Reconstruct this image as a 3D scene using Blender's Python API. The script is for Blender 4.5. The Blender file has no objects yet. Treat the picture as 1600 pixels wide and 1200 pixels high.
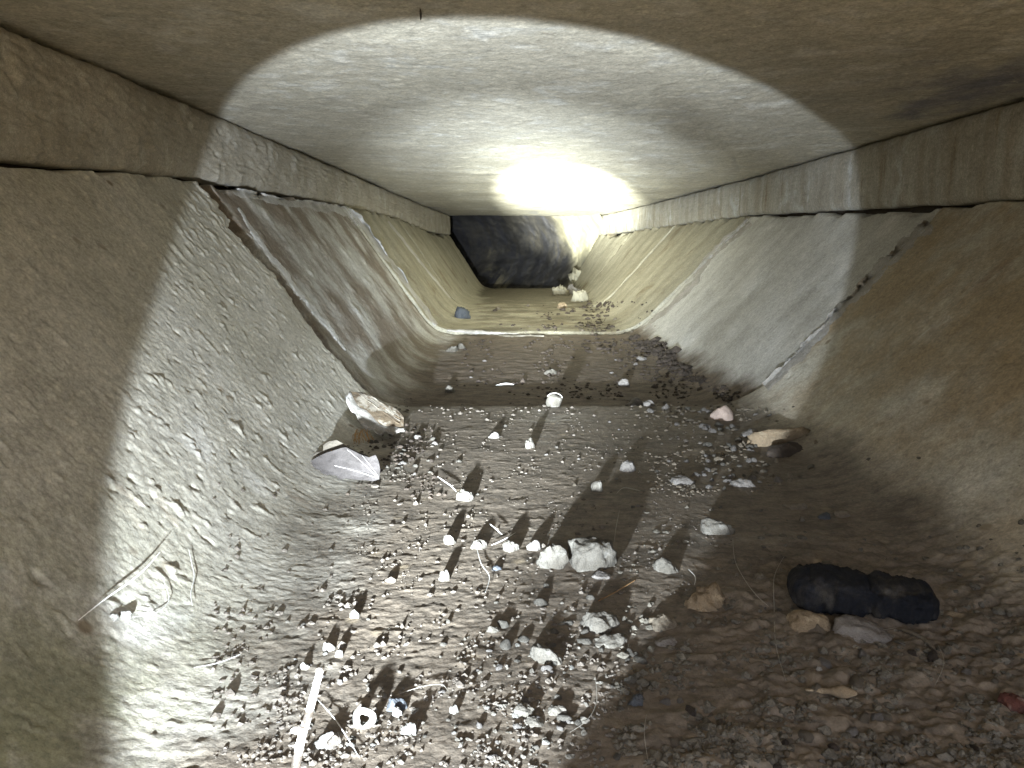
import bpy, bmesh, math, random
import numpy as np
from mathutils import Vector, Matrix, Quaternion
from mathutils.bvhtree import BVHTree

random.seed(7); rng = np.random.default_rng(11)
S = 0.27                         # camera height above the drain floor, metres; layout below is in units of S
sc = bpy.context.scene
C = sc.collection
R = math.radians
def W(x, y, z): return Vector((x*S, y*S, (z+1)*S))

# ------------------------------------------------------------ camera, world, sun, torch
FPX = 1210.0
PITCH = math.atan(219/FPX)
cam_d = bpy.data.cameras.new('camera'); cam = bpy.data.objects.new('camera', cam_d); C.objects.link(cam)
cam_d.sensor_fit = 'HORIZONTAL'; cam_d.sensor_width = 36; cam_d.lens = 36*FPX/1600
cam_d.clip_start = 0.01; cam_d.clip_end = 500
cam.location = W(0, 0, 0); cam.rotation_euler = (math.pi/2-PITCH, 0, 0)
sc.camera = cam

SUN_EL, SUN_AZ = R(58), R(165)       # behind the mouth of the drain, measured clockwise from +Y
world = bpy.data.worlds.new('World'); sc.world = world; world.use_nodes = True
wt = world.node_tree; bg = wt.nodes['Background']
sky = wt.nodes.new('ShaderNodeTexSky'); sky.sky_type = 'NISHITA'; sky.sun_disc = False
sky.sun_elevation = SUN_EL; sky.sun_rotation = SUN_AZ; sky.dust_density = 4
wt.links.new(sky.outputs[0], bg.inputs[0]); bg.inputs[1].default_value = 0.13
sun_d = bpy.data.lights.new('sun', 'SUN'); sun_d.energy = 4.3; sun_d.angle = R(0.5); sun_d.color = (1, .92, .74)
sun = bpy.data.objects.new('sun', sun_d); C.objects.link(sun)
sd = Vector((math.sin(SUN_AZ)*math.cos(SUN_EL), math.cos(SUN_AZ)*math.cos(SUN_EL), math.sin(SUN_EL)))
sun.rotation_euler = (-sd).to_track_quat('-Z', 'Y').to_euler()

# hand torch held low on the left, just above the floor: sharp-edged spill, soft corona, tight hot spot
LPOS = W(-0.451, 0.035, -0.757)
def aim(az, el): return Vector((math.sin(az)*math.cos(el), math.cos(az)*math.cos(el), math.sin(el)))
def torch(name, half, blend, power, col, az=R(4.75), el=R(5.25), rad=0.0075):
    d = bpy.data.lights.new(name, 'SPOT'); d.energy = power; d.spot_size = 2*half; d.spot_blend = blend
    d.shadow_soft_size = rad; d.color = col
    o = bpy.data.objects.new(name, d); C.objects.link(o); o.location = LPOS
    o.rotation_euler = aim(az, el).to_track_quat('-Z', 'Y').to_euler()
torch('torch_spill', R(22.95), 0.06, 21.5, (.80, .90, 1.0))
torch('torch_corona', R(15.5), 1.0, 175.0, (.82, .92, 1.0))
torch('torch_glow', R(9.5), 1.0, 300.0, (.92, 1.0, .95), az=R(5.6), el=R(6.0))
torch('torch_hotspot', R(5.9), 1.0, 5200.0, (.95, 1.0, .88), az=R(5.9), el=R(5.75))

vs = sc.view_settings
vs.view_transform = 'Standard'; vs.look = 'None'; vs.exposure = 2.45; vs.gamma = 1; vs.use_curve_mapping = False
sc.render.engine = 'CYCLES'
sc.cycles.use_denoising = True
sc.cycles.max_bounces = 5; sc.cycles.diffuse_bounces = 5
sc.cycles.sample_clamp_indirect = 6

# ------------------------------------------------------------ noise
def _hash(ix, iy, seed):
    h = (ix.astype(np.int64)*374761393 + iy.astype(np.int64)*668265263 + seed*1442695041) & 0xffffffff
    h = ((h ^ (h >> 13))*1274126177) & 0xffffffff
    return (h ^ (h >> 16)) & 0xffffffff
def perlin(x, y, seed=0):
    x = np.asarray(x, float); y = np.asarray(y, float)
    xi = np.floor(x); yi = np.floor(y); fx = x-xi; fy = y-yi
    def g(ox, oy):
        a = _hash(xi+ox, yi+oy, seed)/4294967296.0*2*np.pi
        return np.cos(a)*(fx-ox)+np.sin(a)*(fy-oy)
    u = fx*fx*fx*(fx*(fx*6-15)+10); v = fy*fy*fy*(fy*(fy*6-15)+10)
    a = g(0, 0)*(1-u)+g(1, 0)*u; b = g(0, 1)*(1-u)+g(1, 1)*u
    return (a*(1-v)+b*v)*1.5
def fbm(x, y, seed=0, o=4, gain=.5):
    r = 0; a = 1; f = 1
    for i in range(o):
        r = r+a*perlin(x*f, y*f, seed+i*17); a *= gain; f *= 2.03
    return r
def sstep(a, b, x): t = np.clip((x-a)/(b-a), 0, 1); return t*t*(3-2*t)

# ------------------------------------------------------------ tagging and linking
def tag(o, label=None, cat=None, group=None, kind=None):
    if label: o['label'] = label
    if cat: o['category'] = cat
    if group: o['group'] = group
    if kind: o['kind'] = kind
    return o
def link_mesh(name, me, mat=None, parent=None, smooth=True):
    if mat and not me.materials: me.materials.append(mat)
    if smooth: me.polygons.foreach_set('use_smooth', [True]*len(me.polygons))
    o = bpy.data.objects.new(name, me); C.objects.link(o)
    if parent: o.parent = parent
    return o
def empty(name, loc=(0, 0, 0), label=None, cat=None, group=None):
    o = bpy.data.objects.new(name, None); C.objects.link(o); o.location = loc; o.empty_display_size = .02
    return tag(o, label, cat, group)
def child(name, me, mat, parent, smooth=True):
    """mesh given in world coordinates, stored relative to its parent"""
    me.transform(Matrix.Translation(-parent.location))
    return link_mesh(name, me, mat, parent, smooth)

BVH_V, BVH_F = [], []
def grid_mesh(name, P, uv=None, mask=None, collide=True):
    """P: rows x cols x 3 in S units"""
    r, c = P.shape[:2]
    V = P.reshape(-1, 3)*S; V = V + np.array([0, 0, S])
    i = np.arange(r*c).reshape(r, c)
    F = np.stack([i[:-1, :-1], i[1:, :-1], i[1:, 1:], i[:-1, 1:]], -1).reshape(-1, 4)
    me = bpy.data.meshes.new(name)
    me.vertices.add(len(V)); me.vertices.foreach_set('co', V.ravel())
    me.loops.add(F.size); me.loops.foreach_set('vertex_index', F.ravel().astype(np.int32))
    me.polygons.add(len(F))
    me.polygons.foreach_set('loop_start', np.arange(0, F.size, 4, dtype=np.int32))
    me.update(calc_edges=True)
    if uv is not None:
        ul = me.uv_layers.new(name='UVMap')
        ul.data.foreach_set('uv', uv.reshape(-1, 2)[F.ravel()].ravel())
    if collide:
        BVH_V.append((V, F))
    return me

# ------------------------------------------------------------ materials
def mat(name, c1, c2, c3=None, uv=True, s1=1.2, str_=(1, 1), s3=2.0, t3=(.52, .7), rough=.85, bump=.5, bs=(40, 160), bdist=.002,
        dirt=None, dirt_z=None, speck=None, c4=None, s4=1, str4=(1, 1), t4=(.55, .7), spec=.3, c4_left=False, ochre=False):
    m = bpy.data.materials.new(name); m.use_nodes = True
    nt = m.node_tree; N = nt.nodes; L = nt.links
    b = N['Principled BSDF']; b.inputs['Roughness'].default_value = rough; b.inputs['Specular IOR Level'].default_value = spec
    tc = N.new('ShaderNodeTexCoord')
    src = tc.outputs['UV'] if uv else tc.outputs['Object']
    def noise(scale, det=5, st=(1, 1), rough_=.55, off=0, dist=0):
        mp = N.new('ShaderNodeMapping'); L.new(src, mp.inputs[0])
        mp.inputs['Scale'].default_value = (st[0], st[1], 1); mp.inputs['Location'].default_value = (off, off*.7, off*.3)
        n = N.new('ShaderNodeTexNoise'); n.inputs['Scale'].default_value = scale; n.inputs['Detail'].default_value = det
        n.inputs['Roughness'].default_value = rough_; n.inputs['Distortion'].default_value = dist
        L.new(mp.outputs[0], n.inputs['Vector']); return n.outputs['Fac']
    def ramp(f, a, b_):
        r = N.new('ShaderNodeMapRange'); r.interpolation_type = 'SMOOTHSTEP'
        r.inputs[1].default_value = a; r.inputs[2].default_value = b_; L.new(f, r.inputs[0]); return r.outputs[0]
    def mix(f, a, b_):
        x = N.new('ShaderNodeMix'); x.data_type = 'RGBA'
        L.new(f, x.inputs[0])
        for k, q in ((6, a), (7, b_)):
            if isinstance(q, tuple): x.inputs[k].default_value = (*q, 1)
            else: L.new(q, x.inputs[k])
        return x.outputs[2]
    col = mix(ramp(noise(s1, 6, str_), .38, .64), c1, c2)
    fine = noise(s1*14, 8, str_, .7, 5)
    dk = tuple(v*.72 for v in c1)
    col = mix(ramp(fine, .5, .72), col, dk)
    if c3: col = mix(ramp(noise(s3, 7, (1, 1), .62, 9, .4), *t3), col, c3)
    if c4:
        f4 = ramp(noise(s4, 6, str4, .6, 21), *t4)
        if c4_left:
            g4 = N.new('ShaderNodeNewGeometry'); x4 = N.new('ShaderNodeSeparateXYZ'); L.new(g4.outputs['Position'], x4.inputs[0])
            k4 = N.new('ShaderNodeMath'); k4.operation = 'MULTIPLY'; L.new(f4, k4.inputs[0]); L.new(ramp(x4.outputs[0], .02, -.1), k4.inputs[1]); f4 = k4.outputs[0]
        col = mix(f4, col, c4)
    def mottle(c, f, lo, hi):
        r = N.new('ShaderNodeMapRange'); r.inputs[1].default_value = .3; r.inputs[2].default_value = .7; r.inputs[3].default_value = lo; r.inputs[4].default_value = hi; L.new(f, r.inputs[0])
        x = N.new('ShaderNodeVectorMath'); x.operation = 'SCALE'; L.new(c, x.inputs[0]); L.new(r.outputs[0], x.inputs[3]); return x.outputs[0]
    dm = None
    if ochre:
        gg = N.new('ShaderNodeNewGeometry'); xx = N.new('ShaderNodeSeparateXYZ'); L.new(gg.outputs['Position'], xx.inputs[0])
        mr = N.new('ShaderNodeMath'); mr.operation = 'MULTIPLY'; L.new(ramp(xx.outputs[0], .9*S, 2.0*S), mr.inputs[0]); L.new(ramp(noise(1.3, 6, (1, 1), .65, 61), .30, .60), mr.inputs[1])
        col = mix(mr.outputs[0], col, (.29, .225, .14))
        yy = ramp(xx.outputs[1], 2.4*S, 1.1*S); zz_ = ramp(xx.outputs[2], .55*S, .1*S); ll = ramp(xx.outputs[0], -.4*S, -.9*S)
        m1 = N.new('ShaderNodeMath'); m1.operation = 'MULTIPLY'; L.new(yy, m1.inputs[0]); L.new(zz_, m1.inputs[1])
        m2 = N.new('ShaderNodeMath'); m2.operation = 'MULTIPLY'; L.new(m1.outputs[0], m2.inputs[0]); L.new(ll, m2.inputs[1])
        m3 = N.new('ShaderNodeMath'); m3.operation = 'MULTIPLY'; L.new(m2.outputs[0], m3.inputs[0]); L.new(ramp(noise(3.5, 7, (1, 1), .7, 71), .34, .58), m3.inputs[1])
        col = mix(m3.outputs[0], col, (.17, .165, .095))
    if dirt:
        geo = N.new('ShaderNodeNewGeometry'); sx = N.new('ShaderNodeSeparateXYZ'); L.new(geo.outputs['Position'], sx.inputs[0])
        ns = noise(2.2, 6, (1, 1), .65, 33)
        ma = N.new('ShaderNodeMath'); ma.operation = 'MULTIPLY_ADD'; ma.inputs[1].default_value = -.16*S*2; L.new(ns, ma.inputs[0])
        lf = N.new('ShaderNodeMapRange'); lf.inputs[1].default_value = -.35*S; lf.inputs[2].default_value = -.75*S; lf.inputs[4].default_value = .11*S; L.new(sx.outputs[0], lf.inputs[0])
        za = N.new('ShaderNodeMath'); L.new(sx.outputs[2], za.inputs[0]); L.new(lf.outputs[0], za.inputs[1]); L.new(za.outputs[0], ma.inputs[2])
        dm = ramp(ma.outputs[0], (dirt_z[1]+1-.16)*S, (dirt_z[0]+1-.16)*S)
        d2 = mix(ramp(noise(9, 7, (1, 2.0), .7, 41), .4, .66), dirt, tuple(v*.55 for v in dirt))
        col = mix(dm, col, d2)
    col = mottle(col, noise(s1*5, 8, (1, 1), .75, 81), .80, 1.14)
    col = mottle(col, noise(s1*30, 4, (1, 1), .7, 83), .78, 1.18)
    col = mottle(col, noise(s1*85, 3, (1, 1), .75, 87), .72, 1.26)
    if speck:
        vo = N.new('ShaderNodeTexVoronoi'); vo.inputs['Scale'].default_value = speck[1]
        L.new(src, vo.inputs['Vector'])
        gt = ramp(vo.outputs['Distance'], .22, .10)
        mk = N.new('ShaderNodeMath'); mk.operation = 'MULTIPLY'; L.new(gt, mk.inputs[0]); L.new(ramp(noise(speck[1]*.31, 3, (1, 1), .5, 3), .5, .62), mk.inputs[1])
        col = mix(mk.outputs[0], col, speck[0])
    L.new(col, b.inputs['Base Color'])
    prev = None
    for k, (s_, w_) in enumerate(((bs[0], bump), (bs[1], bump*.8))):
        bp = N.new('ShaderNodeBump'); bp.inputs['Strength'].default_value = min(1, w_)
        bp.inputs['Distance'].default_value = bdist if k == 0 else bdist*.4
        L.new(noise(s_, 6, (1, 1), .62, 50+k), bp.inputs['Height'])
        if prev: L.new(prev, bp.inputs['Normal'])
        prev = bp.outputs[0]
    L.new(prev, b.inputs['Normal'])
    return m

M_near = mat('old_concrete_near', (.46, .435, .375), (.39, .365, .30), (.52, .50, .45), ochre=True, s1=1.1, str_=(1, 1.4), s3=2.3, t3=(.56, .72),
             c4=(.24, .175, .12), s4=1.5, str4=(.7, 2.2), t4=(.62, .76), bs=(70, 220), bump=.8, bdist=.0008, dirt=(.150, .122, .092), dirt_z=(-.98, -.82), speck=((.20, .16, .11), 8), spec=.35, rough=.75)
M_mid = mat('old_concrete_middle', (.46, .445, .41), (.38, .365, .33), (.52, .51, .485), s1=1.3, str_=(1, 2.2), s3=1.8, c4=(.19, .155, .12), s4=1.4,
            str4=(1.1, 1.5), c4_left=True, t4=(.40, .60), bs=(60, 180), bump=.8, bdist=.0011, dirt=(.125, .095, .07), dirt_z=(-.99, -.85))
M_far = mat('old_concrete_far', (.30, .28, .215), (.225, .205, .15), (.17, .14, .09), s1=1.0, str_=(.7, 2.0), s3=1.4, t3=(.55, .7),
            bs=(30, 100), bump=.7, bdist=.003, dirt=(.125, .108, .072), dirt_z=(-1.04, -.94))
M_ceil = mat('ceiling_concrete', (.48, .445, .36), (.43, .395, .32), (.54, .52, .46), s1=.9, str_=(1, .8), s3=5, t3=(.5, .68),
             c4=(.20, .20, .235), s4=.55, str4=(1, .5), t4=(.58, .68), bs=(55, 170), bump=.9, bdist=.0013, speck=((.60, .57, .46), 22), rough=.7)
M_bandL = mat('rough_mortar_wall', (.37, .34, .285), (.30, .272, .22), (.43, .405, .355), s1=2.0, s3=5, bs=(60, 180), bump=.9, bdist=.0011)
M_bandR = mat('smooth_streaked_wall', (.34, .325, .285), (.275, .25, .205), (.41, .41, .40), s1=1.6, str_=(3.5, .5), s3=2.6, c4=(.20, .16, .11), s4=3,
              str4=(3, .35), t4=(.58, .7), bs=(20, 70), bump=.5, bdist=.002)
M_mortar = mat('pale_mortar', (.40, .385, .36), (.30, .285, .26), (.47, .46, .45), uv=False, s1=12, s3=30, bs=(120, 400), bump=.9, bdist=.002)
M_mortarW = mat('white_mortar', (.60, .59, .57), (.48, .47, .45), uv=False, s1=12, bs=(120, 400), bump=.9, bdist=.002)
M_dmortar = mat('grey_mortar', (.33, .31, .28), (.24, .22, .19), (.40, .39, .375), uv=False, s1=14, s3=34, bs=(120, 400), bump=.9, bdist=.002)
M_earth = mat('damp_earth', (.055, .042, .03), (.04, .03, .022), uv=False, s1=6, bs=(40, 160), bump=.6)
M_ground = mat('muddy_ground', (.41, .335, .20), (.35, .285, .165), (.45, .37, .23), uv=False, s1=1.5, s3=4, bs=(20, 80), bump=.6, bdist=.02)
M_bend = mat('bend_wall_painted_shade', (.035, .031, .026), (.018, .017, .018), (.10, .085, .055), s1=1.6, str_=(1, 1), s3=.85, t3=(.54, .7),
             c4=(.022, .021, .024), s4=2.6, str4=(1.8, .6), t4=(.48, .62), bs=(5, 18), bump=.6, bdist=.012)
def bend_shade_gradient():  # paints shade into the wall colour: pale at right, near black towards the left
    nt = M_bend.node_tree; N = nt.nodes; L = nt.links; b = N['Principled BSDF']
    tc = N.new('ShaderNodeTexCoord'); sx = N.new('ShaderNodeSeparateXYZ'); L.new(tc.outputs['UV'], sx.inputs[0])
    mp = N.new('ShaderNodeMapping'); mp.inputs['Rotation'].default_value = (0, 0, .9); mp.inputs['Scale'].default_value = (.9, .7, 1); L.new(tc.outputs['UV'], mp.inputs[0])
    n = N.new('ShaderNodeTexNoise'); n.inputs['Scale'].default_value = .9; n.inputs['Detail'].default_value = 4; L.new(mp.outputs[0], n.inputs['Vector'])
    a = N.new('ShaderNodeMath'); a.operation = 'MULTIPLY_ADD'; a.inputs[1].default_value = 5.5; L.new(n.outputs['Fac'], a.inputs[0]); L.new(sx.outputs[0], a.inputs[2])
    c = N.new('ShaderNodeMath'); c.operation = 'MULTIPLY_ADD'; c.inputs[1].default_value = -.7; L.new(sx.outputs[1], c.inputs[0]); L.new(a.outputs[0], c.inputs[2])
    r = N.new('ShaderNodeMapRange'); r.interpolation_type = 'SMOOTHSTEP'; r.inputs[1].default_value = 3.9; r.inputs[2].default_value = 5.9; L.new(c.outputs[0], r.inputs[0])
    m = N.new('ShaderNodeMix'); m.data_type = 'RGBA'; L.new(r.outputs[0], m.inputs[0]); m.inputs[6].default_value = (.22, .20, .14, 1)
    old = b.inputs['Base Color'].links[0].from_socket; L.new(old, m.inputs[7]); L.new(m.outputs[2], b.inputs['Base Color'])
bend_shade_gradient()
def stone_mat(name, a, b, c=None, **k):
    k.setdefault('s1', 40); k.setdefault('s3', 90); k.setdefault('bs', (260, 800)); k.setdefault('bump', 1.0); k.setdefault('bdist', .0016)
    return mat(name, a, b, c, uv=False, **k)
M_st_pale = stone_mat('pale_stone', (.112, .102, .085), (.072, .064, .051), (.165, .155, .135))
M_st_grey = stone_mat('grey_stone', (.17, .155, .14), (.125, .112, .10), (.23, .215, .20))
M_st_tan = stone_mat('tan_stone', (.22, .165, .105), (.15, .115, .075), (.30, .24, .16))
M_st_brown = stone_mat('brown_stone', (.135, .112, .082), (.10, .083, .062), (.17, .145, .11))
M_st_pink = stone_mat('pink_pebble', (.36, .28, .235), (.31, .24, .20), bump=.15)
M_st_white = stone_mat('white_crumb', (.25, .24, .215), (.18, .17, .15))
M_st_dark = stone_mat('dark_clod', (.055, .042, .032), (.035, .027, .021), (.08, .062, .048))
M_st_blue = stone_mat('blue_grey_stone', (.06, .065, .072), (.042, .046, .052))
M_grit = stone_mat('floor_grit', (.115, .098, .08), (.08, .067, .054), (.165, .148, .125))
M_soil = mat('crumbly_soil', (.105, .094, .074), (.072, .064, .050), (.15, .136, .11), uv=False, s1=20, s3=60, bs=(140, 420), bump=.9, bdist=.002)

# ------------------------------------------------------------ profiles of the drain
# station: D, (xl, z_top_l), (xcl, zc), (xcr, zc), (xr, z_top_r), ceil_l, ceil_r
ST = [(-2.8, -1.85, .15, -.82, 1.45, 2.60, .17, -1.0, .81, .75),
      (0.0, -1.85, .15, -.82, 1.45, 2.60, .17, -1.0, .81, .75),
      (4.86, -1.855, .365, -.82, 1.45, 2.60, .215, -1.0, .83, .75),
      (8.7, -1.83, .40, -.86, 1.36, 2.60, .29, -.985, .82, .73),
      (12.5, -1.80, .38, -.86, 1.42, 2.58, .27, -1.01, .80, .74),
      (16.4, -1.74, .24, -.84, 1.46, 2.48, .24, -1.08, .78, .74),
      (21.0, -1.62, .21, -.76, 1.52, 2.28, .21, -1.15, .76, .74)]
STA = np.array(ST)
def par(D): return [np.interp(D, STA[:, 0], STA[:, k]) for k in range(1, 10)]
def profile(D, sv, fl=.24, fr=.26, dz=0.0):
    """sv in [0,1]; returns X,Z, normal (into the channel), arc position"""
    xl, zl, xcl, xcr, xr, zr, zc, cl, cr = par(D)
    A = np.array([xl, zl]); B = np.array([xcl, zc+dz]); Cc = np.array([xcr, zc+dz]); E = np.array([xr, zr])
    A = A+np.array([0, dz*.3]); E = E+np.array([0, dz*.3])
    def toward(p, q, d): v = q-p; return p+v/np.linalg.norm(v)*d
    pts = [A]
    for P0, P1, P2, r in ((A, B, Cc, fl), (B, Cc, E, fr)):
        a = toward(P1, P0, r); b = toward(P1, P2, r)
        for t in np.linspace(0, 1, 9): pts.append((1-t)**2*a+2*t*(1-t)*P1+t*t*b)
    pts.append(E); pts = np.array(pts)
    d = np.r_[0, np.cumsum(np.linalg.norm(np.diff(pts, axis=0), axis=1))]
    t = sv*d[-1]
    X = np.interp(t, d, pts[:, 0]); Z = np.interp(t, d, pts[:, 1])
    e = .02
    dx = np.interp(t+e, d, pts[:, 0])-np.interp(t-e, d, pts[:, 0]); dz_ = np.interp(t+e, d, pts[:, 1])-np.interp(t-e, d, pts[:, 1])
    n = np.hypot(dx, dz_)+1e-9
    return X, Z, -dz_/n, dx/n, t
def rows(d0, d1, k, mn=.02):
    D = [d0]
    while D[-1] < d1: D.append(D[-1]+max(mn, k*abs(D[-1])) if D[-1] > .3 else D[-1]+.12)
    D[-1] = d1
    return np.array(D)

def trough(name, d0, d1, kD, ncol, m, disp, seed, dz=0.0, chip=.02, proud=0.0, lg0=0.0, lg1=0.0):
    D = rows(d0, d1, kD, .006); sv = np.linspace(0, 1, ncol)
    P = np.zeros((len(D), ncol, 3)); UV = np.zeros((len(D), ncol, 2)); Nn = np.zeros((len(D), ncol, 2))
    for i, d in enumerate(D):
        z = dz if np.isscalar(dz) else np.interp(d, dz[0], dz[1])
        X, Z, nx, nz, t = profile(d, sv, dz=z)
        P[i, :, 0] = X+nx*proud; P[i, :, 1] = d; P[i, :, 2] = Z+nz*proud; Nn[i, :, 0] = nx; Nn[i, :, 1] = nz; UV[i, :, 0] = t; UV[i, :, 1] = d
    s = UV[..., 0]; Dg = UV[..., 1]
    h = disp(s, Dg, P[..., 0], P[..., 2], Nn[..., 1])
    # worn arrises at both ends and along the rims
    e0 = np.exp(-(Dg-d0)/.03); e1 = np.exp(-(d1-Dg)/.03)
    wear = .012+.02*np.clip(fbm(s*7, Dg*2, seed+5, 4), 0, 1)
    h = h-(e0+e1)*wear*(.25 if d0 > 6 else 1)
    P[..., 0] += Nn[..., 0]*h; P[..., 2] += Nn[..., 1]*h
    j = fbm(s*5, s*0+seed, seed+9, 5)
    P[..., 1] += chip*j*(np.exp(-(Dg-d0)/.06)-np.exp(-(d1-Dg)/.06))
    lm = sstep(2.0, 1.55, s)*(.55+.45*sstep(1.6, .2, s))
    jw = 1+1.1*fbm(s*3.1, s*0+seed*1.3, seed+31, 5, .6)
    P[..., 1] += lm*jw*(lg0*np.exp(-(Dg-d0)/.2)-lg1*np.exp(-(d1-Dg)/.2))
    rim = chip*1.2*fbm(Dg*3, Dg*0+3.3, seed+13, 5)
    P[..., 2] += rim*(np.exp(-s/.05)+np.exp(-(s.max(1, keepdims=True)-s)/.05))
    # end faces and rims folded outward so that the piece has thickness
    TH = .16
    def out(row, nrow): q = row.copy(); q[:, 0] -= nrow[:, 0]*TH; q[:, 2] -= nrow[:, 1]*TH; return q
    P2 = np.concatenate([out(P[0], Nn[0])[None], P, out(P[-1], Nn[-1])[None]], 0)
    UV2 = np.concatenate([UV[:1]-[0, TH], UV, UV[-1:]+[0, TH]], 0)
    left = P2[:, :1].copy(); left[..., 0] -= TH*1.3; right = P2[:, -1:].copy(); right[..., 0] += TH*1.3
    lu = UV2[:, :1].copy(); lu[..., 0] -= TH; ru = UV2[:, -1:].copy(); ru[..., 0] += TH
    P2 = np.concatenate([left, P2, right], 1); UV2 = np.concatenate([lu, UV2, ru], 1)
    me = grid_mesh(name, P2, UV2)
    return link_mesh(name, me, m)

def disp_near(s, D, X, Z, nz):
    fl = sstep(.75, .97, nz)                                     # floor
    lw = (1-fl)*(X < 0); rw = (1-fl)*(X > 0)
    fine = fbm(s*26, D*26, 3, 4, .6)
    flakes = np.clip(fbm(s*10, D*17, 8, 4, .6)-.55, 0, 1)
    low = sstep(.2, -.75, Z)
    pits = np.clip(fbm(s*14, D*17, 71, 3)-.62, 0, 1)
    left = .0009*fine*(.5+low)+.0010*fbm(s*60, D*60, 4, 2, .7)+.011*flakes-.014*pits+.005*fbm(s*1.0, D*1.0, 5, 2)
    # rusty scabs near the upper end of the left wall
    left = left+.012*np.clip(fbm(s*9, D*20, 77, 4)-.1, 0, 1)*sstep(.9, .2, s)*sstep(2.9, 3.6, D)
    right = .0012*fine+.006*fbm(s*1.5, D*1.5, 15, 3)-.02*np.clip(fbm(s*7, D*9, 73, 3)-.6, 0, 1)
    clod_m = sstep(.05, .45, X-.42*(D-1.35))*sstep(2.9, 2.0, D)
    ridg = 1-np.abs(fbm(X*3.2, D*8, 21, 5, .55))*1.4
    grain = np.abs(fbm(X*16, D*22, 23, 4, .6))
    flo = .0003*(ridg-.4)+.0005*(grain-.3)+.0010*fbm(X*38, D*52, 24, 3, .7)+.0028*np.clip(fbm(X*14, D*20, 26, 4, .65)-.25, 0, 1)+.004*fbm(X*.9, D*.9, 27, 2)
    near_m = sstep(2.7, 1.6, D)*(1-clod_m)
    flo = flo+near_m*.002*np.clip(fbm(X*17, D*19, 29, 4, .65), -.2, 1)
    cl = np.abs(fbm(X*5.5, D*7, 31, 5, .6))
    flo = flo+clod_m*(.020*cl-.004+.007*np.abs(fbm(X*18, D*22, 33, 3, .6)))+.004*np.clip(fbm(X*3, D*5, 37, 3)-.3, 0, 1)
    return left*lw+right*rw+flo*fl
def disp_mid(s, D, X, Z, nz):
    fl = sstep(.75, .97, nz); lw = (1-fl)*(X < 0); rw = (1-fl)*(X > 0)
    left = .0035*fbm(s*22, D*18, 43, 4, .7)*sstep(2.0, 1.2, s)+.02*np.clip(fbm(s*4, D*4, 44, 3)-.3, 0, 1)*sstep(1.6, .8, s)+.006*fbm(s*2, D, 46, 2)
    right = .001*fbm(s*20, D*20, 45, 3)+.008*fbm(s*1.2, D*1.2, 47, 3)
    return left*lw+right*rw+.006*fl*fbm(X*9, D*10, 48, 4)
def disp_far(s, D, X, Z, nz):
    return .006*fbm(s*5, D*5, 53, 4)+.01*fbm(s*1.2, D*1.2, 54, 2)

MOUTH = -1.1
J1, J2, J3, J4 = 4.80, 8.7, 12.5, 16.4
tag(trough('channel_segment', MOUTH, .98, .03, 90, M_near, disp_far, 91), 'concrete drain channel piece under the camera, at the open mouth of the drain', 'drain channel', 'precast pieces of the drain channel')
tag(trough('channel_segment', 1.0, J1, .0032, 760, M_near, disp_near, 101, chip=.02, lg1=.13),
    'nearest trapezoid concrete channel piece, pale pitted left side and debris-strewn floor', 'drain channel', 'precast pieces of the drain channel')
tag(trough('channel_segment', J1+.035, J2-.02, .004, 380, M_mid, disp_mid, 111, dz=((4.8, 8.7), (-.08, -.01)), chip=.025, proud=-.008, lg0=.08),
    'second concrete channel piece with brown damp floor and blotched left side', 'drain channel', 'precast pieces of the drain channel')
tag(trough('channel_segment', J2+.02, J3-.05, .005, 240, M_far, disp_far, 121, dz=((8.7, 12.5), (.008, 0)), chip=.03),
    'third concrete channel piece, yellowish, with a dark square stone on its left', 'drain channel', 'precast pieces of the drain channel')
tag(trough('channel_segment', J3+.06, J4-.06, .006, 200, M_far, disp_far, 131, chip=.04),
    'fourth concrete channel piece, yellow stained, before the last one', 'drain channel', 'precast pieces of the drain channel')
tag(trough('channel_segment', J4+.06, 21.0, .008, 180, M_far, disp_far, 141, chip=.1, proud=-.025),
    'farthest concrete channel piece where the drain bends, rubble at its right', 'drain channel', 'precast pieces of the drain channel')

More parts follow.
